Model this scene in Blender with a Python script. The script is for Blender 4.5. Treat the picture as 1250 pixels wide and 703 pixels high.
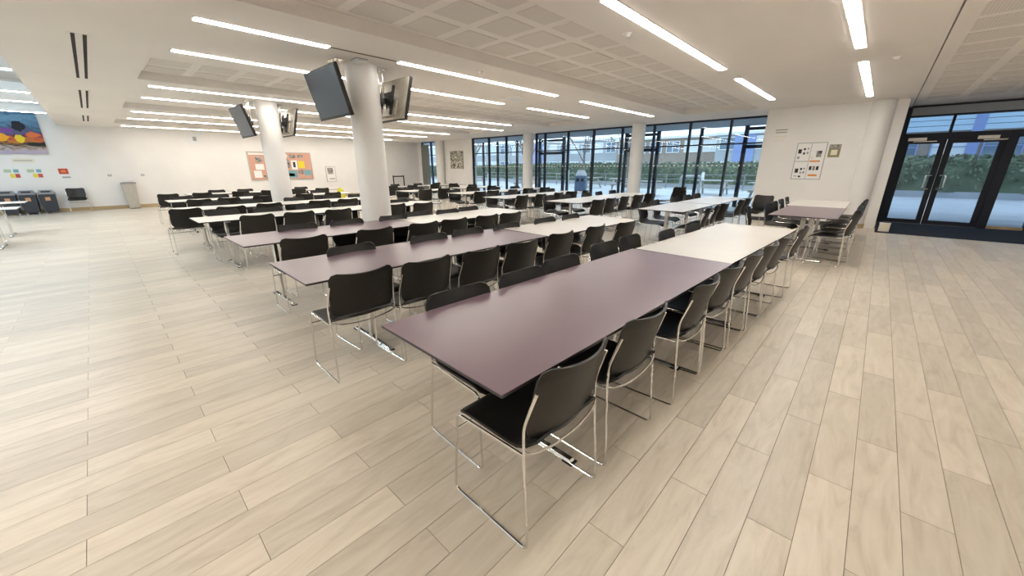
import bpy, bmesh, math, random
from mathutils import Vector, Matrix
random.seed(7)
PI = math.pi
for o in list(bpy.data.objects): bpy.data.objects.remove(o)
scn = bpy.context.scene
col = scn.collection

# ------------------------------------------------------------------ camera
cam_h = 1.42
F_PX, PITCH, ROLL, YAW = 460.16, math.radians(17.788), math.radians(-0.19), math.radians(43.197)
fw = Vector((-math.sin(YAW)*math.cos(PITCH), math.cos(YAW)*math.cos(PITCH), -math.sin(PITCH)))
rt = Vector((math.cos(YAW), math.sin(YAW), 0)); up = rt.cross(fw)
r2 = rt*math.cos(ROLL)+up*math.sin(ROLL); u2 = -rt*math.sin(ROLL)+up*math.cos(ROLL)
cd = bpy.data.cameras.new('camera'); cam = bpy.data.objects.new('camera', cd); col.objects.link(cam)
cd.sensor_width = 36; cd.sensor_fit = 'HORIZONTAL'; cd.lens = 36*F_PX/1250; cd.clip_start = .05; cd.clip_end = 400
cam.matrix_world = Matrix(((r2.x, u2.x, -fw.x, 0), (r2.y, u2.y, -fw.y, 0), (r2.z, u2.z, -fw.z, cam_h), (0, 0, 0, 1)))
scn.camera = cam
# ------------------------------------------------------------------ world, exposure
w = bpy.data.worlds.new('overcast_sky'); scn.world = w; w.use_nodes = True
bg = w.node_tree.nodes['Background']; bg.inputs[0].default_value = (.87, .94, 1, 1); bg.inputs[1].default_value = 2.1
vs = scn.view_settings; vs.view_transform = 'Standard'; vs.look = 'None'; vs.gamma = 1; vs.use_curve_mapping = False
vs.exposure = 0.25
LAMP = 25.0
sd = bpy.data.lights.new('sun', 'SUN'); sun = bpy.data.objects.new('sun', sd); col.objects.link(sun)
sd.energy = .9; sd.angle = math.radians(12); sd.color = (1, .96, .9); sun.rotation_euler = (math.radians(38), 0, math.radians(200))

# ------------------------------------------------------------------ materials
M = {}
def mat(name, c, rough=.5, metal=0, spec=.5, emit=None, es=1, coat=0):
    m = bpy.data.materials.new(name); m.use_nodes = True
    b = m.node_tree.nodes['Principled BSDF']
    b.inputs['Base Color'].default_value = (*c, 1); b.inputs['Roughness'].default_value = rough
    b.inputs['Metallic'].default_value = metal; b.inputs['Specular IOR Level'].default_value = spec
    b.inputs['Coat Weight'].default_value = coat
    if emit:
        b.inputs['Emission Color'].default_value = (*emit, 1); b.inputs['Emission Strength'].default_value = es
    M[name] = m; return m
def N(m, t, **kw):
    n = m.node_tree.nodes.new('ShaderNode'+t)
    for k, v in kw.items():
        if k.startswith('i_'): n.inputs[k[2:].replace('_', ' ')].default_value = v
        else: setattr(n, k, v)
    return n
def L(m, a, b): m.node_tree.links.new(a, b)
def bsdf(m): return m.node_tree.nodes['Principled BSDF']
def speckle(m, c1, c2, scale, detail=3, bump=0, coords='Object', stretch=None):
    """a fine procedural mottling between two colours"""
    tc = N(m, 'TexCoord'); src = tc.outputs[coords]
    if stretch:
        mp = N(m, 'Mapping'); mp.inputs['Scale'].default_value = stretch; L(m, src, mp.inputs[0]); src = mp.outputs[0]
    n = N(m, 'TexNoise'); n.inputs['Scale'].default_value = scale; n.inputs['Detail'].default_value = detail; L(m, src, n.inputs['Vector'])
    r = N(m, 'ValToRGB'); r.color_ramp.elements[0].position = .3; r.color_ramp.elements[1].position = .7
    r.color_ramp.elements[0].color = (*c1, 1); r.color_ramp.elements[1].color = (*c2, 1)
    L(m, n.outputs[0], r.inputs[0]); L(m, r.outputs[0], bsdf(m).inputs['Base Color'])
    if bump:
        b = N(m, 'Bump'); b.inputs['Strength'].default_value = bump; b.inputs['Distance'].default_value = .01
        L(m, n.outputs[0], b.inputs['Height']); L(m, b.outputs[0], bsdf(m).inputs['Normal'])
    return m

speckle(mat('wall_paint', (.8, .78, .75), .7), (.77, .755, .73), (.82, .80, .775), 1.3)
speckle(mat('ceiling_paint', (.84, .80, .76), .85, spec=.2), (.82, .785, .75), (.86, .82, .78), .8)
speckle(mat('column_paint', (.78, .77, .75), .45), (.76, .75, .73), (.80, .79, .77), 2)
speckle(mat('black_plastic', (.01, .009, .008), .40, spec=.42), (.008, .0072, .0062), (.013, .0115, .0095), 40)
mat('chrome', (.78, .77, .75), .16, 1)
speckle(mat('brushed_metal', (.55, .54, .52), .35, 1), (.5, .49, .47), (.6, .59, .57), 60, stretch=(1, 1, .05))
mat('dark_frame', (.016, .02, .032), .5, 0, .3)
mat('black_rubber', (.012, .012, .012), .7)
mat('edge_band', (.03, .025, .03), .5)
mat('steel_grey', (.3, .3, .31), .4, .6)
mat('diffuser', (.9, .9, .88), .5, emit=(1, .945, .875), es=LAMP)
mat('lamp_housing', (.6, .58, .54), .5)
mat('slot_black', (.015, .014, .013), .8)
speckle(mat('wood_skirting', (.45, .33, .18), .5), (.40, .29, .15), (.52, .39, .22), 8, stretch=(1, .1, 1))
speckle(mat('dark_skirting', (.05, .05, .055), .6), (.045, .045, .05), (.06, .06, .065), 8)
speckle(mat('entrance_mat', (.03, .04, .055), .95, spec=.1), (.022, .03, .045), (.045, .055, .075), 120, bump=.4)
mat('white_paint', (.75, .76, .76), .5)
mat('tv_screen', (.03, .035, .045), .12, spec=.7)
speckle(mat('tv_back', (.42, .38, .32), .4, .4), (.38, .34, .28), (.47, .43, .36), 14)
mat('paper_white', (.82, .81, .79), .8)
mat('paper_cream', (.78, .72, .58), .8)
mat('print_black', (.03, .03, .03), .8); mat('print_grey', (.35, .35, .35), .8)
mat('print_red', (.55, .09, .06), .8); mat('print_orange', (.75, .28, .06), .8); mat('print_yellow', (.80, .66, .05), .8)
mat('print_teal', (.18, .38, .43), .8); mat('print_green', (.46, .56, .38), .8); mat('print_blue', (.10, .16, .45), .8)
speckle(mat('print_photo', (.2, .16, .13), .8), (.03, .03, .04), (.55, .50, .45), 14)
speckle(mat('board_felt', (.62, .36, .27), .95, spec=.1), (.58, .33, .24), (.66, .39, .30), 60)
mat('bin_plastic', (.028, .032, .042), .5); mat('bin_lid', (.25, .26, .28), .3, .3)
mat('bin_blue_grey', (.09, .13, .20), .5); mat('print_olive', (.27, .26, .13), .8); mat('gap_olive', (.20, .18, .13), .8); mat('sticker', (.55, .30, .16), .8)
mat('yellow_plastic', (.78, .74, .06), .5)
mat('navy_frame', (.035, .05, .11), .4)
speckle(mat('curtain', (.20, .21, .19), .9), (.17, .18, .165), (.23, .24, .22), 5, stretch=(12, 1, .3))
# exterior
m = speckle(mat('paving', (.40, .42, .44), .8), (.34, .36, .385), (.45, .47, .49), .7, detail=6)
speckle(mat('foliage', (.07, .13, .06), .8), (.035, .06, .035), (.13, .17, .10), 1.7, detail=5)
speckle(mat('leaf', (.08, .13, .07), .7), (.025, .05, .025), (.24, .29, .18), 4)
speckle(mat('bark', (.16, .13, .10), .9), (.11, .09, .07), (.22, .18, .15), 6)
speckle(mat('cladding_grey', (.36, .38, .40), .7), (.33, .35, .37), (.39, .41, .43), .6)
speckle(mat('cladding_white', (.66, .68, .68), .7), (.62, .64, .64), (.70, .72, .72), .6)
speckle(mat('cladding_blue', (.22, .29, .52), .6), (.20, .27, .49), (.24, .31, .55), .5)
speckle(mat('cladding_pale_blue', (.42, .56, .66), .6), (.40, .53, .63), (.45, .59, .69), .5)
speckle(mat('brick_far', (.28, .23, .19), .85), (.23, .19, .155), (.34, .28, .23), 3, stretch=(1, 1, 5))
mat('far_glass', (.10, .16, .22), .08, spec=.9)
mat('far_blind', (.62, .66, .66), .6)
mat('soffit', (.34, .37, .41), .7)
speckle(mat('picnic_wood', (.42, .40, .37), .8), (.36, .34, .31), (.48, .46, .43), 6, stretch=(1, 12, 1))

def glass(name, tint, ior=1.45):
    m = bpy.data.materials.new(name); m.use_nodes = True; nt = m.node_tree; nt.nodes.clear()
    out = N(m, 'OutputMaterial'); t = N(m, 'BsdfTransparent'); g = N(m, 'BsdfGlossy'); mx = N(m, 'MixShader'); fr = N(m, 'Fresnel')
    t.inputs[0].default_value = (*tint, 1); g.inputs['Roughness'].default_value = .01; g.inputs[0].default_value = (.95, .97, 1, 1)
    fr.inputs[0].default_value = ior
    ge = N(m, 'NewGeometry'); om = N(m, 'Math', operation='SUBTRACT'); om.inputs[0].default_value = 1; L(m, ge.outputs['Backfacing'], om.inputs[1])
    ml = N(m, 'Math', operation='MULTIPLY'); L(m, fr.outputs[0], ml.inputs[0]); L(m, om.outputs[0], ml.inputs[1])   # one reflection per pane, at its front face
    L(m, ml.outputs[0], mx.inputs[0]); L(m, t.outputs[0], mx.inputs[1]); L(m, g.outputs[0], mx.inputs[2]); L(m, mx.outputs[0], out.inputs[0])
    M[name] = m
glass('window_glass', (.80, .90, .97)); glass('door_glass', (.60, .70, .80)); glass('roof_glass', (.7, .85, .95))

# table tops
def top_mat(name, a, b, rough):
    m = speckle(mat(name, a, rough, spec=.75), a, b, 2.2, detail=4)
    return m
top_mat('mauve_laminate', (.160, .106, .134), (.190, .130, .158), .30)
top_mat('white_laminate', (.61, .58, .535), (.65, .62, .575), .3)

# floor planks
PW, PX0, PL, PJ = .15914, -.27512, .961, -.3445
def plank_material():
    m = mat('plank', (.6, .5, .4), .36, spec=.45); b = bsdf(m)
    g = N(m, 'NewGeometry'); sp = N(m, 'SeparateXYZ'); L(m, g.outputs['Position'], sp.inputs[0])
    def mth(op, a, bb=None, c=None):
        n = N(m, 'Math', operation=op)
        for i, v in enumerate((a, bb, c)):
            if v is None: continue
            if isinstance(v, (int, float)): n.inputs[i].default_value = v
            else: L(m, v, n.inputs[i])
        return n.outputs[0]
    ix = mth('FLOOR', mth('DIVIDE', mth('SUBTRACT', sp.outputs[0], PX0), PW))
    par = mth('ABSOLUTE', mth('MODULO', ix, 2.0))
    yy = mth('SUBTRACT', sp.outputs[1], PJ)
    off = mth('MULTIPLY', mth('SUBTRACT', 1.0, par), PL/2)
    iy = mth('FLOOR', mth('DIVIDE', mth('SUBTRACT', yy, off), PL))
    cv = N(m, 'CombineXYZ'); L(m, ix, cv.inputs[0]); L(m, iy, cv.inputs[1])
    wn = N(m, 'TexWhiteNoise', noise_dimensions='3D'); L(m, cv.outputs[0], wn.inputs['Vector'])
    # grain, shifted per plank
    sh = N(m, 'VectorMath', operation='MULTIPLY_ADD'); L(m, wn.outputs['Color'], sh.inputs[0]); sh.inputs[1].default_value = (7, 9, 5); L(m, g.outputs['Position'], sh.inputs[2])
    mp = N(m, 'Mapping'); mp.inputs['Scale'].default_value = (9, 1.6, 1); L(m, sh.outputs[0], mp.inputs[0])
    n1 = N(m, 'TexNoise'); n1.inputs['Scale'].default_value = 1.6; n1.inputs['Detail'].default_value = 7; n1.inputs['Roughness'].default_value = .6; n1.inputs['Distortion'].default_value = 1.2
    L(m, mp.outputs[0], n1.inputs['Vector'])
    mp2 = N(m, 'Mapping'); mp2.inputs['Scale'].default_value = (60, 3, 1); L(m, sh.outputs[0], mp2.inputs[0])
    n2 = N(m, 'TexNoise'); n2.inputs['Scale'].default_value = 1; n2.inputs['Detail'].default_value = 3; L(m, mp2.outputs[0], n2.inputs['Vector'])
    r1 = N(m, 'ValToRGB'); e = r1.color_ramp.elements
    e[0].position = .22; e[0].color = (.475, .41, .325, 1); e[1].position = .66; e[1].color = (.645, .58, .485, 1)
    x = r1.color_ramp.elements.new(.45); x.color = (.585, .52, .425, 1)
    L(m, n1.outputs[0], r1.inputs[0])
    mx = N(m, 'MixRGB', blend_type='MULTIPLY'); mx.inputs[0].default_value = .10
    L(m, r1.outputs[0], mx.inputs[1]); L(m, n2.outputs[0], mx.inputs[2])
    hv = N(m, 'HueSaturation'); L(m, mx.outputs[0], hv.inputs['Color'])
    L(m, mth('MULTIPLY_ADD', wn.outputs['Value'], .22, .98), hv.inputs['Value'])
    L(m, hv.outputs[0], b.inputs['Base Color'])
    L(m, mth('MULTIPLY_ADD', n1.outputs[0], .15, .27), b.inputs['Roughness'])
    bp = N(m, 'Bump'); bp.inputs['Strength'].default_value = .05; bp.inputs['Distance'].default_value = .004
    L(m, n2.outputs[0], bp.inputs['Height']); L(m, bp.outputs[0], b.inputs['Normal'])
plank_material()
speckle(mat('plank_joint', (.16, .12, .085), .9), (.13, .10, .07), (.19, .145, .10), 20)

# perforated acoustic plaster
def perforated():
    m = mat('perforated', (.5, .46, .42), .9, spec=.1); tc = N(m, 'NewGeometry')
    mp = N(m, 'Mapping'); mp.inputs['Scale'].default_value = (40, 40, 0); L(m, tc.outputs['Position'], mp.inputs[0])
    v = N(m, 'TexVoronoi'); v.inputs['Scale'].default_value = 1; v.inputs['Randomness'].default_value = 0; L(m, mp.outputs[0], v.inputs['Vector'])
    r = N(m, 'ValToRGB'); r.color_ramp.elements[0].position = .22; r.color_ramp.elements[1].position = .30
    r.color_ramp.elements[0].color = (.60, .565, .53, 1); r.color_ramp.elements[1].color = (.76, .72, .68, 1)
    L(m, v.outputs['Distance'], r.inputs[0]); L(m, r.outputs[0], bsdf(m).inputs['Base Color'])
perforated()

# abstract colour painting (generic): sky bands, dark skyline, warm blobs, pale shore
def painting():
    m = mat('abstract_painting', (.2, .2, .3), .6); tc = N(m, 'TexCoord'); sp = N(m, 'SeparateXYZ'); L(m, tc.outputs['Generated'], sp.inputs[0])
    nz = N(m, 'TexNoise'); nz.inputs['Scale'].default_value = 9; nz.inputs['Detail'].default_value = 6; nz.inputs['Distortion'].default_value = 1.5; L(m, tc.outputs['Generated'], nz.inputs['Vector'])
    ad = N(m, 'Math', operation='MULTIPLY_ADD'); L(m, nz.outputs[0], ad.inputs[0]); ad.inputs[1].default_value = .44; ad.inputs[2].default_value = -.22
    z = N(m, 'Math', operation='ADD'); L(m, sp.outputs[2], z.inputs[0]); L(m, ad.outputs[0], z.inputs[1])
    r = N(m, 'ValToRGB'); cr = r.color_ramp
    stops = [(0, (.42, .36, .50)), (.10, (.50, .42, .48)), (.16, (.30, .22, .12)), (.22, (.02, .02, .03)), (.30, (.55, .20, .03)), (.36, (.60, .10, .03)),
             (.42, (.10, .03, .08)), (.48, (.16, .09, .26)), (.54, (.05, .10, .16)), (.66, (.10, .22, .38)), (.8, (.16, .34, .50)), (.92, (.05, .12, .25)), (1, (.02, .03, .07))]
    cr.elements[0].position, cr.elements[0].color = stops[0][0], (*stops[0][1], 1)
    cr.elements[1].position, cr.elements[1].color = stops[-1][0], (*stops[-1][1], 1)
    for p, c in stops[1:-1]:
        e = cr.elements.new(p); e.color = (*c, 1)
    L(m, z.outputs[0], r.inputs[0]); src = r.outputs[0]
    for (cy, cz, ry, rz, c) in [(.70, .36, .065, .10, (.85, .38, .01)), (.83, .33, .04, .10, (.80, .60, .02)), (.68, .64, .02, .04, (.7, .8, .85)), (.85, .60, .045, .13, (.01, .01, .02)), (.93, .43, .05, .07, (.70, .16, .05)), (.94, .22, .08, .05, (.01, .01, .01)), (.76, .50, .05, .06, (.20, .06, .30)), (.66, .55, .07, .03, (.02, .08, .12)), (.3, .35, .1, .1, (.5, .08, .05))]:
        v = N(m, 'VectorMath', operation='SUBTRACT'); L(m, tc.outputs['Generated'], v.inputs[0]); v.inputs[1].default_value = (.5, cy, cz)
        s = N(m, 'VectorMath', operation='DIVIDE'); L(m, v.outputs[0], s.inputs[0]); s.inputs[1].default_value = (50, ry, rz)
        ln = N(m, 'VectorMath', operation='LENGTH'); L(m, s.outputs[0], ln.inputs[0])
        a2 = N(m, 'Math', operation='MULTIPLY_ADD'); L(m, nz.outputs[0], a2.inputs[0]); a2.inputs[1].default_value = 1.2; L(m, ln.outputs['Value'], a2.inputs[2])
        cp = N(m, 'Math', operation='LESS_THAN'); L(m, a2.outputs[0], cp.inputs[0]); cp.inputs[1].default_value = 1.5
        mx = N(m, 'MixRGB'); L(m, cp.outputs[0], mx.inputs[0]); L(m, src, mx.inputs[1]); mx.inputs[2].default_value = (*c, 1); src = mx.outputs[0]
    L(m, src, bsdf(m).inputs['Base Color'])
painting()
def mono_print():
    m = mat('mono_print', (.5, .5, .45), .7); tc = N(m, 'TexCoord'); n = N(m, 'TexNoise'); n.inputs['Scale'].default_value = 9; n.inputs['Detail'].default_value = 4; n.inputs['Distortion'].default_value = 2
    L(m, tc.outputs['Generated'], n.inputs['Vector']); r = N(m, 'ValToRGB'); r.color_ramp.elements[0].position = .47; r.color_ramp.elements[1].position = .53
    r.color_ramp.elements[0].color = (.04, .035, .02, 1); r.color_ramp.elements[1].color = (.72, .69, .60, 1)
    L(m, n.outputs[0], r.inputs[0]); L(m, r.outputs[0], bsdf(m).inputs['Base Color'])
mono_print()

# ------------------------------------------------------------------ mesh helpers
class MB:
    def __init__(s): s.v = []; s.f = []; s.smooth = False
    def box(s, x0, x1, y0, y1, z0, z1):
        b = len(s.v)
        s.v += [(x, y, z) for z in (z0, z1) for y in (y0, y1) for x in (x0, x1)]
        s.f += [tuple(b+i for i in q) for q in ((0, 2, 3, 1), (4, 5, 7, 6), (0, 1, 5, 4), (2, 6, 7, 3), (0, 4, 6, 2), (1, 3, 7, 5))]
        return s
    def prism(s, ring0, ring1):
        b = len(s.v); n = len(ring0); s.v += list(ring0)+list(ring1)
        for i in range(n): s.f.append((b+i, b+(i+1) % n, b+n+(i+1) % n, b+n+i))
        s.f.append(tuple(b+i for i in reversed(range(n)))); s.f.append(tuple(b+n+i for i in range(n)))
        return s
    def cyl(s, x, y, z0, z1, r0, r1=None, n=24, sx=1, sy=1):
        r1 = r0 if r1 is None else r1
        c = [(math.cos(2*PI*i/n)*sx, math.sin(2*PI*i/n)*sy) for i in range(n)]
        return s.prism([(x+a*r0, y+b*r0, z0) for a, b in c], [(x+a*r1, y+b*r1, z1) for a, b in c])
    def tube(s, pts, r, n=7, r_end=None):
        pts = [Vector(p) for p in pts]; rings = []
        t0 = (pts[1]-pts[0]).normalized(); ref = Vector((0, 0, 1)) if abs(t0.z) < .9 else Vector((1, 0, 0))
        nn = t0.cross(ref).normalized()
        for i, p in enumerate(pts):
            t = ((pts[i]-pts[i-1]).normalized() if i else t0) + ((pts[i+1]-pts[i]).normalized() if i < len(pts)-1 else (pts[i]-pts[i-1]).normalized())
            t.normalize(); nn = (nn-t*nn.dot(t)).normalized(); bb = t.cross(nn)
            rr = r if r_end is None else r+(r_end-r)*i/(len(pts)-1)
            rings.append([p+nn*math.cos(2*PI*k/n)*rr+bb*math.sin(2*PI*k/n)*rr for k in range(n)])
        b = len(s.v)
        for q in rings: s.v += [tuple(v) for v in q]
        for i in range(len(pts)-1):
            for k in range(n):
                a = b+i*n+k; c = b+i*n+(k+1) % n
                s.f.append((a, c, c+n, a+n))
        s.f.append(tuple(b+i for i in reversed(range(n)))); e = b+(len(pts)-1)*n; s.f.append(tuple(e+i for i in range(n)))
        return s
    def sheet(s, fn, nu, nv, th):
        """closed shell of thickness th round the surface fn(u,v), u,v in 0..1"""
        P = [[Vector(fn(i/nu, j/nv)) for j in range(nv+1)] for i in range(nu+1)]
        b = len(s.v); W = nv+1; K = (nu+1)*W
        Q = []
        for i in range(nu+1):
            for j in range(nv+1):
                du = P[min(i+1, nu)][j]-P[max(i-1, 0)][j]; dv = P[i][min(j+1, nv)]-P[i][max(j-1, 0)]
                nn = du.cross(dv)
                nn = nn.normalized() if nn.length > 1e-9 else Vector((0, 0, 1))
                Q.append((P[i][j]-nn*th))
        s.v += [tuple(P[i][j]) for i in range(nu+1) for j in range(W)]+[tuple(q) for q in Q]
        for i in range(nu):
            for j in range(nv):
                a = b+i*W+j; s.f.append((a, a+W, a+W+1, a+1)); a += K; s.f.append((a, a+1, a+W+1, a+W))
        edge = [(i, 0) for i in range(nu+1)]+[(nu, j) for j in range(1, nv+1)]+[(i, nv) for i in range(nu-1, -1, -1)]+[(0, j) for j in range(nv-1, 0, -1)]
        for k in range(len(edge)):
            i, j = edge[k]; i2, j2 = edge[(k+1) % len(edge)]
            a = b+i*W+j; c = b+i2*W+j2; s.f.append((a, a+K, c+K, c))
        return s
    def mesh(s, name, m, smooth=None, bevel=0):
        me = bpy.data.meshes.new(name); me.from_pydata(s.v, [], s.f); me.update()
        bm = bmesh.new(); bm.from_mesh(me); bmesh.ops.recalc_face_normals(bm, faces=bm.faces)
        if bevel: bmesh.ops.bevel(bm, geom=list(bm.edges), offset=bevel, segments=2, affect='EDGES', profile=.5)
        bm.to_mesh(me); bm.free()
        if smooth or s.smooth:
            me.polygons.foreach_set('use_smooth', [True]*len(me.polygons))
            try: me.set_sharp_from_angle(angle=math.radians(40))
            except Exception: pass
        me.materials.append(M[m]); return me
    def build(s, name, m, parent=None, smooth=None, bevel=0):
        o = bpy.data.objects.new(name, s.mesh(name, m, smooth, bevel)); col.objects.link(o); o.parent = parent
        return o
def B(*a): return MB().box(*a)
def tag(o, label=None, cat=None, group=None, kind=None):
    if label: o['label'] = label
    if cat: o['category'] = cat
    if group: o['group'] = group
    if kind: o['kind'] = kind
    return o
def thing(name, loc=(0, 0, 0), rz=0, label=None, cat=None, group=None, kind=None):
    o = bpy.data.objects.new(name, None); col.objects.link(o); o.empty_display_size = .1
    o.location = loc; o.rotation_euler = (0, 0, rz)
    return tag(o, label, cat, group, kind)
def part(name, me, parent, loc=None, rot=None):
    o = bpy.data.objects.new(name, me); col.objects.link(o); o.parent = parent
    if loc: o.location = loc
    if rot: o.rotation_euler = rot
    return o
def copy_tree(o, parent=None):
    c = o.copy(); col.objects.link(c); c.parent = parent
    for ch in list(o.children): copy_tree(ch, c)
    return c
def struct(o): o['kind'] = 'structure'; return o
def bend(pts, r, k=5):
    """polyline with rounded corners"""
    pts = [Vector(p) for p in pts]; out = [pts[0]]
    for i in range(1, len(pts)-1):
        a, b, c = pts[i-1], pts[i], pts[i+1]; d1 = (a-b); d2 = (c-b)
        q = min(r, d1.length*.45, d2.length*.45); p0 = b+d1.normalized()*q; p2 = b+d2.normalized()*q
        for j in range(k+1):
            t = j/k; out.append(p0*(1-t)**2+b*2*t*(1-t)+p2*t*t)
    out.append(pts[-1]); return out
ORD = ['first', 'second', 'third', 'fourth', 'fifth', 'sixth', 'seventh', 'eighth', 'ninth', 'tenth']

# ================================================================== the setting
XL, XR, YB, YW, YD, ZC = -20.3, 5.5, -7.0, 13.55, 14.15, 2.8
# floor: base plus planks
fl = struct(B(XL-.2, XR+.2, YB-.2, YD+.1, -.2, -.0035).build('floor', 'plank_joint'))
pm = B(.0012, PW-.0012, .0012, PL-.0012, -.0035, 0).mesh('plank', 'plank')
planks = []
i0 = math.floor((XL-PX0)/PW); i1 = math.ceil((XR-PX0)/PW)
for i in range(i0, i1+1):
    off = 0 if i % 2 else PL/2
    j0 = math.floor((YB-PJ-off)/PL); j1 = math.ceil((YD-PJ-off)/PL)
    for j in range(j0, j1+1):
        x, y = PX0+i*PW, PJ+off+j*PL
        a, b2 = max(y, YB), min(y+PL, YD)
        if b2-a < .02 or x < XL-.1 or x > XR: continue
        c = Vector((x+PW/2, (a+b2)/2, -cam_h)); d = c.dot(fw)
        vis = False
        if d > .3:
            u = 625+F_PX*c.dot(r2)/d; v = 351-F_PX*c.dot(u2)/d
            vis = -40 < u < 1290 and 190 < v < 740
        planks.append((0 if vis and b2-a > PL*.9 else 1, c.length, x, y, a, b2))
planks.sort()
rest = MB()
for k, (hid, dist, x, y, a, b2) in enumerate(planks):
    if k < 300 and not hid: part('plank', pm, fl, (x, y, 0))
    else: rest.box(x+.0012, x+PW-.0012, a+.0012, b2-.0012, -.0035, 0)
tag(rest.build('planks', 'plank', fl), kind='stuff')

# walls
struct(B(XL-.2, XL, YB, YW+.2, 0, 4.4).build('wall_left', 'wall_paint'))
struct(B(XL-.2, XR+.2, YB-.2, YB, 0, 4.4).build('wall_back', 'wall_paint'))
struct(B(XR, XR+.2, YB, YD+.2, 0, 3.0).build('wall_right', 'wall_paint'))
struct(B(-2.35, -.3, 12.3, 12.55, 0, ZC).build('wall_menu', 'wall_paint'))
struct(B(-2.45, -2.35, 12.3, YW+.05, 0, ZC).build('wall_window_return', 'wall_paint'))
struct(B(-.12, .14, 12.42, YD+.08, 0, ZC).build('wall_door_return', 'wall_paint'))
struct(B(-18.2, -15.42, YW-.05, YW+.2, 0, ZC).build('wall_window', 'wall_paint'))
struct(B(XL, XL+.42, YW-.05, YW+.2, 0, ZC).build('wall_corner', 'wall_paint'))
# ceiling: slab with recessed acoustic bays, and a taller bay with roof glazing
def strip(x0, x1, y0, y1, z0=ZC, z1=3.05):
    return B(x0, x1, y0, y1, z0, z1)
ce = MB(); bays = [(-4.38, -2.56), (-9.12, -7.30), (-13.55, -11.95), (-18.3, -16.7)]
BY0, BY1 = .85, 11.75
xs = [XL-.2]+[v for b in sorted(bays) for v in b]+[.22]
for k in range(0, len(xs), 2): ce.box(xs[k], xs[k+1], BY0, BY1, ZC, 3.05)
for a, b2 in bays: ce.box(a-.02, b2+.02, BY0, BY1, 2.93, 3.05)
ce.box(XL-.2, .22, BY1, YW+.3, ZC, 3.05); ce.box(XL-.2, .22, -.45, BY0, ZC, 3.05)
ce.box(-5.5, .22, YB, -.45, ZC, 3.05)
ce.box(-2.45, .22, YW+.3, YD+.2, ZC, 3.05)
ce.box(.235, XR+.2, YB, YD+.2, ZC+.006, 3.05)
ceil = struct(ce.build('ceiling', 'ceiling_paint'))
ce2 = MB(); ce2.box(-5.6, -5.5, YB, -.45, 2.8, 4.3); ce2.box(XL-.2, -5.5, -.45, -.33, 3.05, 4.3)
for x in (-20.3, -16.9, -13.0, -9.1): ce2.box(x-.1, x+1.3, YB, -.45, 4.1, 4.3)
struct(ce2.build('ceiling_rooflight', 'ceiling_paint'))
rg = struct(B(XL, -5.5, YB, -.45, 4.31, 4.33).build('window_roof', 'roof_glass'))
tile = B(-.235, .235, -.235, .235, -.004, .004).mesh('acoustic_tile', 'perforated')
def tiles(x0, n, ys, z):
    for i in range(n):
        for y in ys: part('acoustic_tile', tile, ceil, (x0+i*.6, y, z))
tiles(-4.05, 3, [BY0+.34+.6*k for k in range(18)], 2.928)
tiles(-8.8, 3, [BY0+.34+.6*k for k in range(18)], 2.928)
tiles(.62, 4, [3.0+.6*k for k in range(17)], ZC+.004)
# slot diffusers
sl = []
for k, (xa, xb) in enumerate([(-9.65, -6.6), (-14.2, -11.1), (-18.1, -16.2)]):
    t = thing('slot_diffuser', ((xa+xb)/2, .24, ZC), 0, ['black twin-slot air diffuser in the plain ceiling above the open floor, nearest the television column',
        'black twin-slot air diffuser in the ceiling between two other slot diffusers', 'short black twin-slot air diffuser in the ceiling closest to the bin wall'][k], 'air vent', 'ceiling slot diffusers')
    l = (xb-xa)/2
    B(-l-.03, l+.03, -.10, .10, -.003, .001).build('frame', 'ceiling_paint', t)
    for s in (-.045, .045): B(-l, l, s-.016, s+.016, -.006, .0005).build('slot', 'slot_black', t)

# columns
def column(x, y, label, r=.22):
    t = thing('column', (x, y, 0), 0, label, 'column')
    t['kind'] = 'structure'
    MB().cyl(0, 0, .1, ZC, r, n=40).build('shaft', 'column_paint', t, smooth=True)
    MB().cyl(0, 0, 0, .1, r+.012, n=40).build('plinth', 'wood_skirting' if x > -1 else 'column_paint', t, smooth=True)
    return t
column(-5.72, 2.96, 'round white column carrying two ceiling televisions beside the mauve rows')
column(-10.35, 3.0, 'round white column carrying two televisions in front of the notice board')
column(-6.33, 13.08, 'round white column standing in front of the glazing between two window bays')
column(-11.5, 13.3, 'round white column between the narrow window and the long glazing')
column(-.28, 12.42, 'round white column at the end of the menu wall by the doors')
column(-17.9, 13.3, 'round white column beside the curtained corner window')

# skirting
struct(B(XL, XL+.015, YB, YW-.05, 0, .12).build('baseboard_left', 'wood_skirting'))
struct(B(-2.45, -.5, 12.285, 12.3, 0, .1).build('baseboard_menu', 'dark_skirting'))
struct(B(.14, .155, 12.42, YD, 0, .12).build('baseboard_door', 'wood_skirting'))
struct(B(-18.2, -15.42, YW-.065, YW-.05, 0, .1).build('baseboard_window', 'wood_skirting'))

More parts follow.
